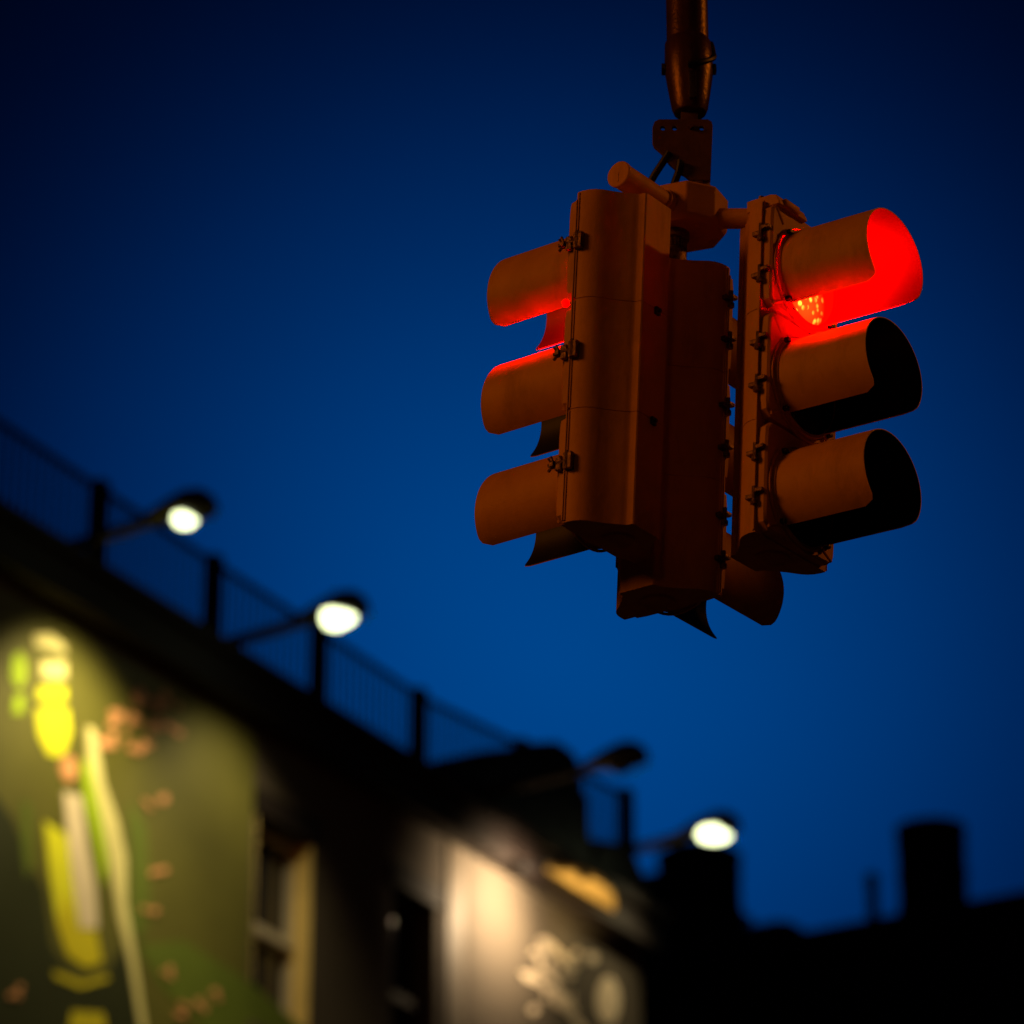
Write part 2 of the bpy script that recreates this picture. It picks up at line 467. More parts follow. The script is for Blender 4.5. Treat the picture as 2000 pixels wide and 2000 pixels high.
# ------------------------------------------------------------------ fence on the roof edge
FEN = mat('black_fence_metal', (.012, .013, .016), .55, metal=.3, var=.2)
fence = empty('roof_fence', P0 + Vector((0, 0, ZR)), ft)
tag(fence, 'dark metal railing with thin upright bars along the roof edge', 'fence')
RH = .93
PX = ((195, 949), (418, 1094), (624, 1226), (818, 1354), (1018, 1452), (1222, 1549))
posts = [(fac(x, y)[0], fac(x, y)[1] - ZR) for x, y in PX]
stp = (posts[3][0] - posts[0][0]) / 3
posts = [(posts[0][0] - stp * k, RH) for k in (3, 2, 1)] + posts
for t, h in posts:
    b = MB(); b.box(t - .075, t + .075, -.07, .07, .0, h + .04, bev=.008)
    b.build('post', FEN, fence)
for i in range(len(posts) - 1):
    (a, h0), (c, h1) = posts[i], posts[i + 1]
    a += .075; c -= .075
    b = MB(); b.prism([(a, h0 - .05), (c, h1 - .05), (c, h1), (a, h0)], -.02, .02, axis='y'); b.build('top_rail', FEN, fence, smooth=0)
    nb = int((c - a) / .115)
    b = MB()
    for k in range(nb):
        u = (k + .5) / nb; x = a + u * (c - a)
        b.box(x - .012, x + .012, -.008, .008, .12, h0 + (h1 - h0) * u - .039)
    b.box(a, c, -.012, .012, .09, .12)
    b.build('bar_panel', FEN, fence, smooth=0)

# ------------------------------------------------------------------ lamps reaching out over the wall
LAMPB = mat('dark_lamp_housing', (.02, .02, .022), .5, metal=.3, var=.2)
LENS = bpy.data.materials.new('lit_lamp_lens'); LENS.use_nodes = True
b_ = LENS.node_tree.nodes['Principled BSDF']
b_.inputs['Base Color'].default_value = (.8, .8, .7, 1)
b_.inputs['Emission Color'].default_value = (.90, 1.0, .55, 1)
b_.inputs['Emission Strength'].default_value = 4.2
LENSX = mat('unlit_lamp_glass', (.03, .03, .03), .2)
def lamp(px, py, lit, label, out_=1.6, wl=.17, hl=.13, arm_back=.15, power=0, size=1.15, aim=(0, -2), spot=80, colr=(1, .8, .42)):
    r_ = ray(px, py)
    k = ((P0 - EYE).dot(N_) + out_) / r_.dot(N_)
    p = EYE + r_ * k
    t, zoff, o_ = (p - P0).dot(D_), p.z - ZR, out_
    q = P0 + D_ * t + Vector((0, 0, ZR)) - EYE
    cc, ss = math.cos(PITCH), math.sin(PITCH)
    print('LAMP', px, 'root px', round(1000 + FPX * q.x / (q.y * cc + q.z * ss)), round(1000 - FPX * (q.z * cc - q.y * ss) / (q.y * cc + q.z * ss)), 'zoff', round(zoff, 2))
    root = empty('wall_lamp', P0 + D_ * t + Vector((0, 0, ZR + .0)), ft)
    tag(root, label, 'lamp', 'lamps on arms along the roof edge')
    # local frame: x along facade, -y outward
    a = MB()
    a.tube([(0, arm_back, .0), (0, arm_back, zoff * .7), (0, arm_back - .1, zoff - .03), (0, 0.0, zoff), (0, -o_ * .45, zoff + .02), (0, -o_ + .24, zoff + .05)], .058, 10)
    a.box(-.1, .1, arm_back - .1, arm_back + .1, 0, .02)
    a.build('arm', LAMPB, root)
    h = MB()
    prof = [(0, -.30), (.05, -.29), (.085, -.2), (.14, -.02), (.17, .12), (.15, .24), (.09, .31), (0, .33)]
    nn = 20; vs = []
    for r_, yy in prof:
        for k in range(nn):
            tt = 2 * math.pi * k / nn
            zz = math.sin(tt) * r_ * (1.0 if math.sin(tt) > 0 else .3)
            vs.append((math.cos(tt) * r_ * size, -o_ - yy * size, zoff + .05 + zz * size))
    fs = [(i * nn + k, i * nn + (k + 1) % nn, (i + 1) * nn + (k + 1) % nn, (i + 1) * nn + k) for i in range(len(prof) - 1) for k in range(nn)]
    h.add(vs, fs)
    h.build('lamp_head', LAMPB, root)
    l = MB(); vs = []
    rings = 6; ph = px * .37
    for i in range(rings + 1):
        q = math.pi / 2 * i / rings
        for k in range(nn):
            tt = 2 * math.pi * k / nn
            wb_ = 1 + .13 * math.sin(2 * tt + ph) + .10 * math.sin(3 * tt + ph * 2)
            vs.append((math.cos(tt) * wl * wb_ * math.cos(q), -o_ - .08 + math.sin(tt) * hl * wb_ * 1.25 * math.cos(q), zoff + .02 - .10 * math.sin(q)))
    fs = [(i * nn + k, i * nn + (k + 1) % nn, (i + 1) * nn + (k + 1) % nn, (i + 1) * nn + k) for i in range(rings) for k in range(nn)]
    l.add(vs, fs)
    l.build('lens', LENS if lit else LENSX, root)
    if power:
        ld = bpy.data.lights.new('lamp_beam', 'SPOT'); ld.energy = power; ld.color = colr
        ld.spot_size = R(spot); ld.spot_blend = .8; ld.shadow_soft_size = .12
        lo = bpy.data.objects.new('lamp_beam', ld); col.objects.link(lo); lo.parent = root
        src = Vector((0, -o_ - .08, zoff - .16)); lo.location = src
        d = Vector((aim[0], 0, aim[1])) - src
        lo.rotation_euler = d.to_track_quat('-Z', 'Y').to_euler()
    return root
lamp(344, 1016, True, 'lit lamp on a dark arm, leftmost and highest along the roof fence', out_=1.2, arm_back=1.0, power=540, aim=(.4, -3.15), spot=92, colr=(1, .80, .34), wl=.10, hl=.085)
lamp(644, 1211, True, 'brightest lit lamp, on the arm between the second and third fence posts', out_=1.25, arm_back=.9, power=175, aim=(.35, -2.95), spot=96, wl=.17, hl=.13)
lamp(1196, 1500, False, 'unlit black lamp sticking out beside the covered rooftop mound', out_=1.5, wl=.12, hl=.1)
lamp(1380, 1632, True, 'lit lamp at the far end of the fence, just above a dark round tank', out_=1.0, power=90, aim=(-1.1, -2.9), spot=88, wl=.17, hl=.15)

# warm flood light under the cornice over the window wall
fl_t, fl_z = fac(962, 1735)
fx = empty('flood_light', P0 + D_ * (fl_t + .1) + Vector((0, 0, ZR - .45)), ft)
tag(fx, 'small flood light fixed under the cornice above the pale wall', 'lamp')
hz = fl_z - (ZR - .45)
b = MB(); b.box(-.08, .08, -.34, -.225, -.06, .0, bev=.015); b.tube([(0, -.30, -.04), (0, -.9, hz + .2), (0, -.96, hz + .03)], .010, 8)
b.build('bracket', RUBBER, fx)
b = MB(); b.box(-.055, .055, -1.0, -.92, hz - .05, hz + .03, bev=.02)
b.build('lamp_head', RUBBER, fx)
def spot(name, loc, target, power, colr, size, blend=.8, soft=.1):
    ld = bpy.data.lights.new(name, 'SPOT'); ld.energy = power; ld.color = colr
    ld.spot_size = R(size); ld.spot_blend = blend; ld.shadow_soft_size = soft
    lo = bpy.data.objects.new(name, ld); col.objects.link(lo)
    lo.location = loc
    lo.rotation_euler = (Vector(target) - Vector(loc)).to_track_quat('-Z', 'Y').to_euler()
    return lo
q0 = P0 + D_ * (fl_t + .1) + N_ * .82 + Vector((0, 0, fl_z - .06))
q1 = P0 + D_ * (fl_t + .05) + Vector((0, 0, fl_z - .2))
spot('flood_beam', q0, q1, 400, (1, .72, .42), 132, .95, .05)
q2 = P0 + D_ * ((ta + tb) / 2 - .2) + N_ * .5 + Vector((0, 0, za - 1.0))
spot('canopy_beam', q2, P0 + D_ * ((ta + tb) / 2) + N_ * .35 + Vector((0, 0, za)), 75, (1, .70, .30), 90, .8)

# ------------------------------------------------------------------ covered things on the left roof
def roof_shape(name, pts, back0, back1, m, label, cat):
    poly = [fac(x, y) for x, y in pts]
    poly = [(t, max(z - ZR, .0)) for t, z in poly]
    b = MB(); b.prism(poly, back0, back1, axis='y')
    o = b.build(name, m, None, smooth=50)
    bv = o.modifiers.new('bevel', 'BEVEL'); bv.width = .12; bv.segments = 3; bv.limit_method = 'ANGLE'
    o.matrix_world = Matrix.Translation(P0 + Vector((0, 0, ZR))) @ Matrix.Rotation(ft, 4, 'Z')
    tag(o, label, cat)
    return o
TARP = mat('black_tarpaulin', (.005, .005, .005), .6, var=.3, bump=.4, bscale=4)
base_l = fac(812, 1531); base_r = fac(1135, 1697)
roof_shape('covered_mound', [(812, 1536), (838, 1512), (880, 1484), (930, 1468), (985, 1462), (1040, 1450), (1078, 1449), (1108, 1470), (1122, 1500), (1122, 1530), (1134, 1560), (1138, 1600), (1146, 1703), (980, 1625)],
           -.10, 1.6, TARP, 'large black tarpaulin mound with rounded top on the roof edge', 'covered mound')
roof_shape('roof_hatch', [(1148, 1638), (1222, 1648), (1238, 1690), (1262, 1742), (1262, 1775), (1150, 1712)], -.10, 1.4, TARP,
           'low black box at the far end of the roof, right of the covered mound', 'roof hatch')

# ------------------------------------------------------------------ far building across the end of the street
FARB = mat('unlit_dark_masonry', (.016, .015, .014), .9, var=.2, scale=.6, bump=.2, bscale=3)
FARW = mat('unlit_far_window_glass', (.006, .007, .009), .3, var=.1, spec=.2)
TANKM = mat('dark_tank_wood', (.02, .016, .013), .85, var=.3, scale=2)
H2 = 28.0
r1 = ray(1540, 1832)
P2 = EYE + r1 * (H2 / r1.z); P2.z = 0
B2 = R(59.6)
D2 = Vector((math.sin(B2), -math.cos(B2), 0))           # to the right and nearer
N2 = Vector((-math.cos(B2), -math.sin(B2), 0))
Z2 = EYE.z + H2
f2 = math.atan2(D2.y, D2.x)
fb = empty('apartment_block', P2, f2)
tag(fb, 'far unlit apartment block with flat roof closing the end of the street', 'building')
b = MB(); b.box(-26, 40, 0, 16, 0, Z2 - .5); b.build('wall', FARB, fb, smooth=0)
b = MB(); b.box(-26.2, 40.2, -.25, 16.2, Z2 - .5, Z2); b.build('parapet', FARB, fb, smooth=0)
wm = MB()
k = 0
for i in range(9):
    for fl in range(7):
        x = -7 + i * 3.1; z = Z2 - 3.4 - fl * 3.4
        if z < 6: continue
        wf = MB(); wf.box(x, x + 1.1, -.03, -.003, z, z + 1.8); wo = wf.build('window', FARW, fb, smooth=0)
def far_at(px, py, back=3.0):
    r_ = ray(px, py); Pb = P2 - N2 * back
    kk = (Pb - EYE).dot(N2) / r_.dot(N2)
    p = EYE + r_ * kk
    return p
def far_tank(name, xl, xr, ytop, dome, label, cat, back, m=TANKM):
    c = far_at((xl + xr) / 2, ytop, back); a = far_at(xl, ytop, back); e = far_at(xr, ytop, back)
    ry = ray((xl + xr) / 2, ytop)
    dist = (c - EYE).length
    rad = (xr - xl) / 2 / FPX * dist
    o = empty(name, (c.x, c.y, Z2), 0)
    tag(o, label, cat)
    h = c.z - Z2 - dome * rad
    b = MB(); b.lathe([(0, 0), (rad * 1.0, 0), (rad, h), (rad * 1.04, h), (rad * 1.04, h + .1)], n=28)
    for q in range(4):
        zz = h * (.15 + .25 * q)
        b.lathe([(rad + .002, zz), (rad + .03, zz), (rad + .03, zz + .05), (rad + .002, zz + .05)], n=28)
    b.build('tank_body', m, o)
    b = MB(); b.lathe([(rad * 1.04, h + .1), (rad * .8, h + .1 + dome * rad * .55), (rad * .4, h + .1 + dome * rad * .9), (0, h + .1 + dome * rad)], n=28)
    b.build('tank_roof', m, o)
    return o
far_tank('water_tank', 1284, 1446, 1660, .30, 'wide black round tank with domed roof, under the far lit lamp', 'water tank', 3.5)
far_tank('water_tank', 1750, 1884, 1618, .14, 'narrower tall black round tank, rightmost on the far roof', 'water tank', 3.0)
# thin chimney
def chimney(xl, xr, yt, back, label, name='chimney'):
    c = far_at((xl + xr) / 2, yt, back); dist = (c - EYE).length; rad = (xr - xl) / 2 / FPX * dist
    b = MB(); h = c.z - Z2
    b.lathe([(0, 0), (rad, 0), (rad, h - .25), (rad * 1.15, h - .22), (rad * 1.15, h - .05), (rad * .8, h), (0, h)], n=16)
    o = b.build(name, TANKM, None); o.location = (c.x, c.y, Z2); tag(o, label, 'chimney')
chimney(1690, 1714, 1706, 2.5, 'thin dark chimney pipe just left of the tall narrow tank')
for (xl, xr, yt, lab) in ((1120, 1310, 1752, 'broad dark rooftop hut behind the wide round tank'), (1440, 1538, 1802, 'small dark rounded roof vent right of the wide tank')):
    back = 3.3 if xr > 1400 else 7.5
    a = far_at(xl, yt, back); c = far_at(xr, yt, back)
    b = MB(); L_ = (c - a).length
    h = max(a.z, c.z) - Z2 if xr > 1400 else a.z - Z2 + .2
    if xr > 1400:
        b.box(0, L_, 0, 1.4, 0, h, bev=.35)
    else:
        b.box(0, L_, 0, 4, 0, h - .2, bev=.05); b.box(-.1, L_ + .1, -.1, 4.1, h - .2, h, bev=.03)
    o = b.build('roof_vent' if xr > 1400 else 'rooftop_hut', FARB, None)
    o.location = (a.x, a.y, Z2); o.rotation_euler = (0, 0, f2)
    tag(o, lab, 'roof vent' if xr > 1400 else 'hut')

# ------------------------------------------------------------------ the traffic signal
YAW = .6751
A_ = Vector((-math.cos(YAW), math.sin(YAW), 0))
C_ = Vector((math.sin(YAW), math.cos(YAW), 0))
SIG = Vector((.2979, 7.1542, 1.6 + 3.5995))
TX, TY = .0215, .0481
SM = Matrix.Translation(SIG) @ Matrix.Rotation(TX, 4, 'X') @ Matrix.Rotation(TY, 4, 'Y')
sig = empty('traffic_signal')
sig.matrix_world = SM
tag(sig, 'three-way yellow traffic signal hanging from a pole with its red lamps lit', 'traffic light')
HH = .3615; HW = .1185; HD = .1144; HB = .041; DT = .0221; SP = .241
VR, VL, VCUT, ZC = .0995, .213, 2.479, -.0156

def smooth_profile():
    side = [(0, HW), (-.012, HW + .0005), (-.026, HW - .002), (-.038, HW - .0075), (-.048, HW - .016), (-.056, .092), (-.066, .079), (-.078, .066), (-.088, .057), (-.094, .0515), (-.0975, .0475), (-.101, .0455), (-.112, .0435), (-HD, HB)]
    return side + [(x, -y) for x, y in side[::-1]]
PROF = smooth_profile()

def make_head(lit):
    h = MB()
    for k in (-1, 0, 1):
        z0, z1 = k * SP - SP / 2 + .0008, k * SP + SP / 2 - .0008
        if k == 1: z1 = HH
        if k == -1: z0 = -HH
        h.prism(PROF, z0, z1)
    # inner core closing the section joints
    h.prism([(x * .97 - .001, y * .985) for x, y in PROF], -HH + .01, HH - .01)
    # top and bottom hubs with serrated rings
    for s_ in (1, -1):
        h.lathe([(.034, s_ * (HH - .002)), (.034, s_ * (HH + .006)), (.03, s_ * (HH + .008)), (0, s_ * (HH + .008))], n=24)
        h.v[-96:] = [v + Vector((-.045, 0, 0)) for v in h.v[-96:]]
    # flange along the door seam
    for k in (-1, 0, 1):
        zc = k * SP
        h.box(-.006, -.0006, -HW - .003, HW + .003, zc - SP / 2 + .003, zc + SP / 2 - .003, bev=.001)
    head = h.build('signal_head', YEL)
    # joint clips on the back
    for z in (SP / 2, -SP / 2):
        c = MB(); c.box(-HD - .006, -HD + .002, -.012, .002, z - .012, z + .004, bev=.001); c.tube([(-HD - .002, -.005, z - .004), (-HD - .011, -.005, z - .004)], .004, 8)
        c.build('joint_clip', IRON, head)
    for k in (1, 0, -1):
        zc = k * SP
        d = MB()
        # door slab with a round hole: ring between square outline and circle
        n = 48; z_ = zc + ZC * .3
        sq = []; ci = []
        hw, hh = HW - .001, SP / 2 - .004
        for i in range(n):
            t = 2 * math.pi * i / n + math.pi / n
            cx, sx = math.cos(t), math.sin(t)
            m_ = 1 / max(abs(cx) / hw, abs(sx) / hh)
            # rounded square
            q = (abs(cx / hw) ** 12 + abs(sx / hh) ** 12) ** (-1 / 12)
            sq.append((cx * q, zc + sx * q)); ci.append((cx * .102, zc + ZC + sx * .102))
        vs = []
        for x in (.0005, DT - .005):
            vs += [(x, y, z) for y, z in sq]
        vs += [(DT, y * .965, zc + (z - zc) * .965) for y, z in sq]
        vs += [(DT, y, z) for y, z in ci]
        vs += [(.002, y, z) for y, z in ci]
        vs += [(.0005, y, z) for y, z in ci]
        fs = []
        for a in range(5):
            for i in range(n): fs.append((a * n + i, a * n + (i + 1) % n, (a + 1) * n + (i + 1) % n, (a + 1) * n + i))
        for i in range(n): fs.append((5 * n + i, 5 * n + (i + 1) % n, (i + 1) % n, i))
        d.add(vs, fs)
        # raised rings round the opening and diagonal ribs to the corners
        for rr, ww, hh_ in ((.1085, .0025, .004), (.1155, .002, .003)):
            if rr < .112:
                d.M = Matrix.Translation((DT, 0, zc + ZC))
                d.lathe([(rr - ww, -.001), (rr - ww, hh_), (rr + ww, hh_), (rr + ww, -.001)], axis='x', n=48)
                d.M = Matrix.Identity(4)
        for sy in (1, -1):
            for sz in (1, -1):
                d.tube([(DT - .001, sy * .080, zc + ZC * .6 + sz * .086), (DT - .001, sy * .106, zc + sz * .108)], .0035, 8)
        do = d.build('door', YEL, head)
        # visor
        v = MB()
        tb_ = math.tan(.0214)
        na, nl = 48, 16
        def vpt(phi, u, r_):
            # rounded front corners near the cut
            edge = (VCUT - abs(phi)) * VR
            L_ = VL - .0807 * (r_ * math.cos(phi))
            rc = .026
            if edge < rc:
                L_ -= rc - math.sqrt(max(0, rc * rc - (rc - edge) ** 2))
            x = L_ * u
            z = r_ * math.cos(phi)
            return (DT + .002 + x, r_ * math.sin(phi), zc + ZC + z - x * tb_)
        for r_, mi in ((VR, 0), (VR - .0022, 1)):
            vs = [vpt(-VCUT + 2 * VCUT * i / na, j / nl, r_) for i in range(na + 1) for j in range(nl + 1)]
            W = nl + 1
            fs = [(i * W + j, i * W + j + 1, (i + 1) * W + j + 1, (i + 1) * W + j) for i in range(na) for j in range(nl)]
            v.add(vs, fs, mi)
        nv = (na + 1) * (nl + 1)
        b0 = len(v.v) - 2 * nv
        W = nl + 1
        rim = [(i, nl) for i in range(na + 1)]
        for (i, j), (i2, j2) in zip(rim[:-1], rim[1:]):
            v.f.append([b0 + i * W + j, b0 + i2 * W + j2, b0 + nv + i2 * W + j2, b0 + nv + i * W + j]); v.m.append(0)
        for i in (0, na):
            for j in range(nl):
                v.f.append([b0 + i * W + j, b0 + i * W + j + 1, b0 + nv + i * W + j + 1, b0 + nv + i * W + j]); v.m.append(0)
        # base flange ring with four ears
        v.M = Matrix.Translation((DT, 0, zc + ZC))
        v.lathe([(VR - .004, .001), (VR - .004, .010), (VR + .0022, .010), (VR + .0045, .004), (VR + .0045, .001), (VR - .004, .001)], axis='x', n=56)
        for ang in (45, 135, 225, 315):
            y, z = math.cos(R(ang)), math.sin(R(ang))
            v.tube([(.001, y * .103, z * .103), (.008, y * .103, z * .103)], .010, 10)
        v.M = Matrix.Identity(4)
        vo = v.build('visor', [YEL, VISBLK], head, smooth=40)
        for ang in (45, 135, 225, 315):
            s_ = MB(); y, z = math.cos(R(ang)) * .1055, math.sin(R(ang)) * .1055 + zc + ZC
            s_.tube([(DT + .006, y, z), (DT + .013, y, z)], .0055, 6)
            s_.box(DT + .002, DT + .018, y - .005, y + .005, z - .004, z + .004, bev=.001)
            s_.build('visor_screw', IRON, head)
        # lens
        l = MB(); l.M = Matrix.Translation((DT, 0, zc + ZC))
        pr = [(.0965, -.004)] + [(.0965 * math.cos(q), -.002 + .022 * math.sin(q)) for q in [math.pi / 2 * i / 8 for i in range(9)]]
        l.lathe(pr, axis='x', n=40)
        gk = MB(); gk.M = l.M; gk.lathe([(.0935, .000), (.0935, .0065), (.0965, .008), (.0972, .003), (.0972, .000)], axis='x', n=40)
        gk.build('lens_gasket', RUBBER, head)
        lo = l.build('lens', REDLENS if (lit and k == 1) else LENSOFF, head)
        # latch on the +y side
        c = MB()
        yy = HW + .001
        z = zc + .006
        c.box(-.022, -.002, yy - .002, yy + .012, z - .018, z + .018, bev=.003)
        c.box(.003, .018, yy - .002, yy + .011, z - .016, z + .014, bev=.003)
        c.tube([(-.014, yy + .009, z), (.034, yy + .009, z - .002)], .0038, 8)
        c.tube([(.018, yy + .009, z - .003), (.027, yy + .009, z - .003)], .0085, 6)
        c.add([(.020, yy + .007, z), (.034, yy + .004, z + .018), (.040, yy + .007, z + .016), (.027, yy + .011, z)], [(0, 1, 2, 3)])
        c.tube([(.022, yy + .009, z - .002), (.030, yy + .013, z - .017)], .0032, 6)
        c.tube([(.022, yy + .009, z + .002), (.027, yy + .012, z + .015)], .0032, 6)
        c.tube([(-.011, yy + .010, z - .018), (-.011, yy + .010, z + .020)], .0042, 8)
        c.build('latch', BOLT, head)
        # two hinges on the -y side
        for dz in (.048, -.045):
            c = MB(); z = zc + dz
            c.box(-.020, .0, -yy - .009, -yy + .002, z - .007, z + .002, bev=.0015)
            c.box(.002, .020, -yy - .009, -yy + .002, z + .004, z + .012, bev=.0015)
            c.tube([(0, -yy - .006, z - .014), (0, -yy - .006, z + .017)], .0045, 8)
            c.tube([(0, -yy - .006, z - .020), (0, -yy - .006, z - .011)], .0072, 8)
            c.build('hinge', BOLT, head)
    # thin bright gasket rod down the seam
    c = MB(); c.tube([(-.001, HW + .0035, -HH + .004), (-.001, HW + .0035, HH - .02)], .0022, 6)
    c.tube([(-.001, -HW - .0035, -HH + .004), (-.001, -HW - .0035, HH - .02)], .0022, 6)
    c.build('seam_trim', YEL, head)
    if lit:  # glowing bead in place of red light leaking through the door joint
        c = MB(); c.M = Matrix.Translation((DT - .003, HW - .0015, SP / 2 - .002))
        c.lathe([(0, -.0085), (.0055, -.0065), (.0085, 0), (.0055, .0065), (0, .0085)], n=6)
        c.build('red_light_leak', LEAKGLOW, head)
    return head
def place_head(head, loc, ang):
    head.parent = sig
    head.location = loc
    head.rotation_euler = (0, 0, ang)
hA = make_head(True)
place_head(hA, A_ * .0586 - C_ * .1035, math.pi - (YAW - .016))
hA['label'] = 'left head of the signal, seen from behind'
hB = copy_tree(hA)
place_head(hB, -A_ * .2333 + C_ * .1293, -(YAW + .0037))
hB['label'] = 'right head of the signal, red lens glowing inside its hood'
hC = make_head(False)
place_head(hC, C_ * .124 + A_ * .0491 + Vector((0, 0, -.057)), math.pi / 2 - (YAW + .0164))
hC['label'] = 'rear head of the signal, facing away'

def disp(x, y, Y): return at_y(x * 2000 / 1932, y * 2000 / 1932, Y)
SMI = SM.inverted()
BX = A_ * .014 + C_ * .096
YB = (SM @ Vector((BX.x, BX.y, HH))).y
bp = SMI @ disp(1296, 407, YB)
BZ = bp.z
BX = Vector((bp.x, bp.y, 0))
print('BOX z', BZ, 'HH', HH, BX)
FR = Matrix.Translation((BX.x, BX.y, BZ)) @ Matrix.Rotation(math.pi - YAW, 4, 'Z')   # x along A_, y along -C_
af = .078
def octa(r_, sc_=1.0):
    k = r_ * math.tan(R(22.5))
    return [(r_, -k), (r_, k), (k, r_), (-k, r_), (-r_, k), (-r_, -k), (-k, -r_), (k, -r_)]
b = MB(); b.M = FR
b.M = FR @ Matrix.Rotation(R(13), 4, 'Z')
pz = [(af * .80, .046), (af, .036), (af, -.036), (af * .92, -.046)]
rings = [[(x * q / af, y * q / af, z) for x, y in octa(af)] for q, z in pz]
vs = [p for r_ in rings for p in r_]
fs = [(i * 8 + k, i * 8 + (k + 1) % 8, (i + 1) * 8 + (k + 1) % 8, (i + 1) * 8 + k) for i in range(3) for k in range(8)] + [list(range(8)), [24 + k for k in range(8)]]
b.add(vs, fs)
for k in range(4):
    t = R(45 + 90 * k); b.tube([(math.cos(t) * .055, math.sin(t) * .055, -.046), (math.cos(t) * .055, math.sin(t) * .055, -.052)], .006, 6)
mb_ = b.build('junction_box', YEL, sig, smooth=20)
bm_ = mb_.modifiers.new('bevel', 'BEVEL'); bm_.width = .003; bm_.segments = 2
# stub pipe towards the camera over head A
b = MB(); b.M = FR
b.tube([(0, .06, -.008), (0, .226, -.008)], .0265, 24)
b.tube([(0, .226, -.008), (0, .232, -.008), (0, .2335, -.008)], [.0285, .0285, .0265], 24)
b.tube([(0, .075, -.008), (0, .092, -.008)], .031, 24)
b.box(-.0015, .0015, .2335, .2345, -.026, -.006)
b.build('pipe_stub', YEL, sig)
# pipe to head B
pB = Vector((-A_ * (.2333 - .10) + C_ * .1293).to_tuple()) + Vector((0, 0, HH + .04))
b = MB()
b.tube([Vector((BX.x, BX.y, BZ - .006)), pB + Vector((0, 0, 0)), ], .0215, 20)
b.build('pipe_arm', YEL, sig)
# fitting block on top of head B
b = MB(); b.M = Matrix.Translation(-A_ * .2333 + C_ * .1293) @ Matrix.Rotation(-YAW, 4, 'Z')
b.prism([(-.050, HH - .01), (-.050, HH + .016), (.008, HH + .016), (.022, HH + .012), (.030, HH - .004), (.030, HH - .01)], -.108, -.010, axis='y')
b.box(.026, .034, -.09, -.04, HH - .008, HH + .008, bev=.002)
fo = b.build('head_fitting', YEL, sig)
fm = fo.modifiers.new('bevel', 'BEVEL'); fm.width = .006; fm.segments = 2
b = MB()
for y in (-.1, -.03):
    b.M = Matrix.Translation(-A_ * .2333 + C_ * .1293) @ Matrix.Rotation(-YAW, 4, 'Z')
    b.tube([(-.02, y, HH + .012), (-.02, y, HH + .022)], .006, 6)
b.build('fitting_bolt', BOLT, sig)
# threaded connector under the box to head C
b = MB(); cx = BX + C_ * -.02 + A_ * .014
b.lathe([(.030, BZ - .046), (.030, BZ - .062), (.022, BZ - .066), (.022, BZ - .085), (.026, BZ - .088), (.026, HH - .05)], n=20)
for k in range(20):
    t = 2 * math.pi * k / 20
    b.box(math.cos(t) * .024 - .0014, math.cos(t) * .024 + .0014, math.sin(t) * .024 - .0014, math.sin(t) * .024 + .0014, BZ - .084, BZ - .066)
b.v = [v + Vector((cx.x, cx.y, 0)) for v in b.v]
b.build('threaded_connector', BOLT, sig)
# hanger neck, collar and plate
def loc(x, y): return SMI @ disp(x, y, YB)
pn0, pn1 = loc(1319, 358), loc(1321, 285)
b = MB(); b.tube([pn0, loc(1320, 330), pn1, loc(1322, 262)], [.0225, .022, .021, .015], 20)
b.tube([loc(1319, 362), loc(1319, 354), loc(1319, 348)], [.024, .026, .022], 20)
b.build('hanger_neck', PLATEM, sig)
outl = [(1243, 238), (1334, 238), (1341, 242), (1343, 250), (1342, 275), (1339, 350), (1303, 350), (1291, 340), (1282, 336), (1262, 318), (1248, 299), (1234, 287), (1231, 280), (1231, 252), (1235, 242)]
th = .010
def plate(pts, holes, y0, y1):
    """flat plate in the picture-facing plane with round holes (curve -> mesh)"""
    cu = bpy.data.curves.new('plate', 'CURVE'); cu.dimensions = '2D'; cu.fill_mode = 'BOTH'; cu.extrude = (y1 - y0) / 2
    cu.bevel_depth = .0008
    def poly(ps):
        s_ = cu.splines.new('POLY'); s_.points.add(len(ps) - 1); s_.use_cyclic_u = True
        for q, (x, z) in zip(s_.points, ps): q.co = (x, z, 0, 1)
    poly(pts)
    for (x, z, r_) in holes: poly([(x + r_ * math.cos(t * math.pi / 6), z + r_ * math.sin(t * math.pi / 6)) for t in range(12)])
    o = bpy.data.objects.new('tmp', cu); col.objects.link(o)
    dg = bpy.context.evaluated_depsgraph_get()
    me = bpy.data.meshes.new_from_object(o.evaluated_get(dg))
    bpy.data.objects.remove(o)
    me.transform(Matrix.Rotation(math.pi / 2, 4, 'X'))
    return me
yb = BX.y
P = [(loc(x, y).x, loc(x, y).z) for x, y in outl]
hs = [(loc(x, 254).x, loc(x, 254).z, .0062) for x in (1250, 1272, 1323)]
me = plate(P, hs, 0, th)
me.materials.clear(); me.materials.append(PLATEM)
po = bpy.data.objects.new('hanger_plate', me); col.objects.link(po); po.parent = sig; po.location = (0, yb - .018, 0)
me2 = me.copy()
b = MB(); lk = [loc(1301, 195), loc(1301, 262)]
xw = .0175
b.box(lk[0].x - xw, lk[0].x + xw, yb - .010, yb + .006, lk[1].z, lk[0].z, bev=.003)
b.tube([(lk[1].x, yb - .034, loc(1301, 252).z), (lk[1].x, yb + .016, loc(1301, 252).z)], .007, 6)
b.build('link', PLATEM, sig)
b = MB()
for q in ([(1262, 300, -.03), (1248, 318, -.02), (1236, 332, -.01), (1226, 346, 0), (1220, 362, .01)], [(1283, 318, -.034), (1280, 335, -.03), (1272, 350, -.01), (1266, 372, .0)]):
    b.tube([loc(x, y) + Vector((0, d, 0)) for x, y, d in q], .0078, 10)
b.build('cable', RUBBER, sig)

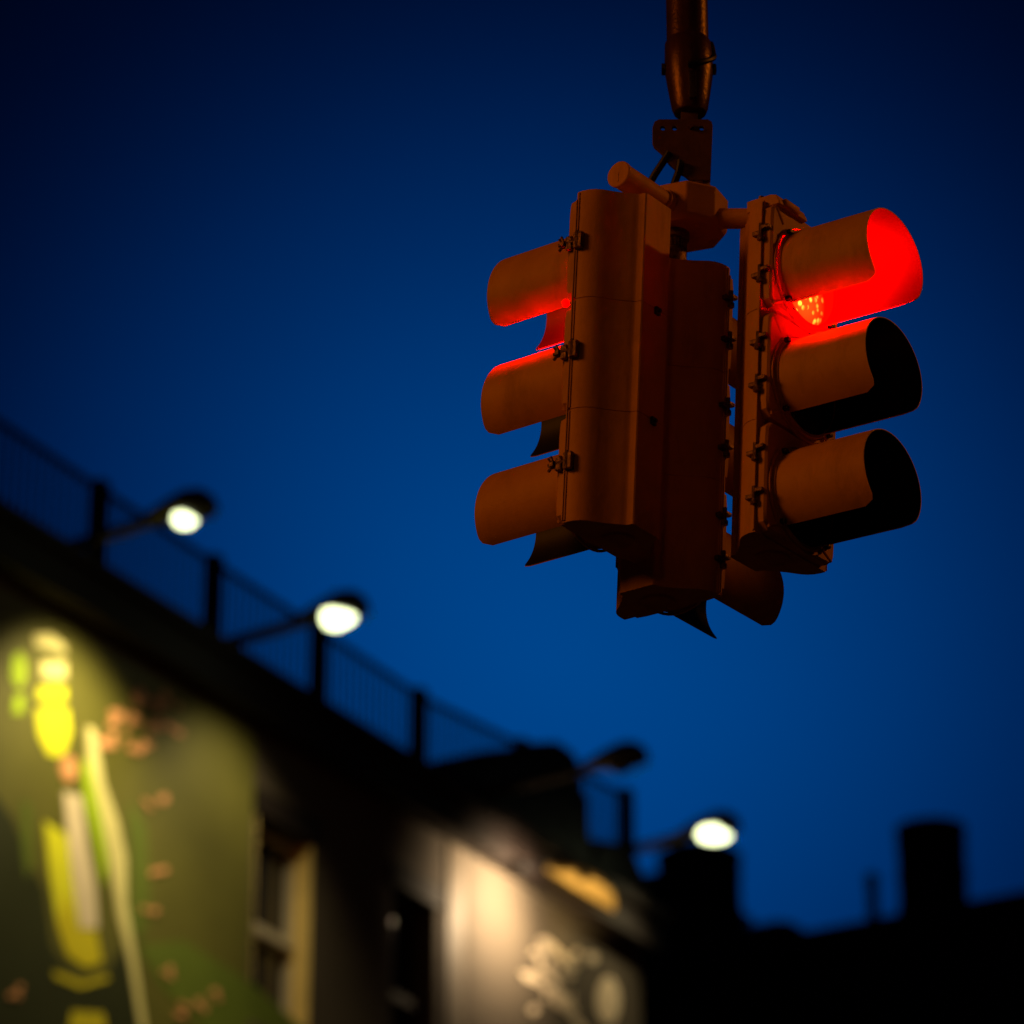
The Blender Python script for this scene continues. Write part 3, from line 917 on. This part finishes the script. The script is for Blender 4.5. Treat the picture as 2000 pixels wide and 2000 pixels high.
# ------------------------------------------------------------------ the pole the signal hangs from
def W(x, y): return disp(x, y, YB)
pole = empty('signal_mast')
pc = W(1297, 60)
MX = pc.x
pole.location = (MX, YB, 0)
tag(pole, 'dark weathered metal mast whose drop tube holds up the traffic signal', 'signal mast')
b = MB()
z_ = lambda y: W(1297, y).z
rad = (W(1336, 40).x - W(1257, 40).x) / 2
ztop = z_(0) + .55
b.tube([(0, 0, z_(100)), (0, 0, z_(40)), (0, 0, ztop)], [rad, rad, rad * 1.01], 32)
b.build('drop_tube', TUBE, pole)
b = MB()
x0 = W(1300, 130).x - MX
prof = [(78, .98), (84, 1.10), (120, 1.15), (140, 1.14), (160, 1.06), (190, .93), (205, .86), (214, .76), (217, .6)]
b.tube([(x0 * min(1, (y - 78) / 50), 0, z_(y)) for y, k_ in prof], [rad * k_ for y, k_ in prof], 32)
b.build('clevis_sleeve', TUBE, pole)
b = MB()
b.box(x0 - .003, x0 + .012, -rad * 1.12, -rad * .9, z_(206), z_(155), bev=.003)
b.build('clevis_slot', IRON, pole)
b = MB()
bz = z_(131)
b.tube([(x0 - rad * 1.30, 0, bz), (x0 + rad * 1.30, 0, bz)], .0065, 8)
b.tube([(x0 - rad * 1.30, 0, bz), (x0 - rad * 1.14, 0, bz)], .0145, 6)
b.tube([(x0 + rad * 1.14, 0, bz), (x0 + rad * 1.28, 0, bz)], .0135, 6)
b.build('through_bolt', IRON, pole)
b = MB()
pts = []
for k in range(15):
    t = R(-95 + 105 * k / 14 )
    pts.append((x0 + rad * 1.19 * math.cos(t), rad * 1.19 * math.sin(t), z_(146 - 48 * (k / 14) ** 1.6)))
pts += [(x0 + rad * 1.12, .01, z_(84)), (x0 + rad * 1.06, .012, z_(76))]
b.tube(pts, .0065, 8)
b.build('cable', RUBBER, pole)
b = MB()
b.tube([(0, 0, ztop + .02), (0, 0, ztop - .02)], rad * 1.5, 24)
b.tube([(-.35, .0, ztop + .08), (3, .6, ztop + .16), (6.5, 1.3, ztop + .3)], [.06, .08, .1], 20)
b.build('mast_arm', TUBE, pole)
b = MB(); b.tube([(6.5, 1.3, 0), (6.5, 1.3, ztop + .9)], [.16, .11], 24); b.lathe([(.28, 0), (.28, .3), (.16, .5)], n=20)
for i in range(len(b.v) - 60, len(b.v)): b.v[i] += Vector((6.5, 1.3, 0))
b.build('pole', TUBE, pole)

# ------------------------------------------------------------------ sodium street lamps outside the picture, plus one added fill lamp
def street_lamp(loc_, towards, power, label, soft=.18):
    r_ = empty('street_lamp', (loc_[0], loc_[1], 0), math.atan2(towards[1] - loc_[1], towards[0] - loc_[0]))
    tag(r_, label, 'street lamp')
    H_ = loc_[2]
    b = MB(); b.tube([(-1.8, 0, 0), (-1.8, 0, H_ - .3)], [.1, .06], 16); b.tube([(-1.8, 0, H_ - .35), (-1.5, 0, H_ + .05), (-.3, 0, H_ + .22)], .035, 10)
    b.build('pole', TUBE, r_)
    b = MB(); b.lathe([(0, H_ + .30), (.12, H_ + .28), (.2, H_ + .2), (.2, H_ + .17), (0, H_ + .17)], n=20)
    b.build('lamp_head', LAMPB, r_)
    ld = bpy.data.lights.new('sodium_lamp', 'POINT'); ld.energy = power; ld.color = (1, .262, .010); ld.shadow_soft_size = soft
    lo = bpy.data.objects.new('sodium_lamp', ld); col.objects.link(lo); lo.parent = r_; lo.location = (0, 0, H_)
    return r_
street_lamp((-5.4, 4.9, 7.6), (.3, 7.1), 300, 'sodium street lamp left of the signal, nearer the viewer', 1.0)
street_lamp((6.9, 8.3, 9.3), (.3, 7.1), 280, 'tall sodium street lamp right of the signal', .10)
street_lamp((-1.5, -6.5, 9.6), (.3, 7.1), 70, 'added sodium-coloured fill lamp behind the viewer', .6)  # unseen fill, added to lift the camera-facing sides of the signal
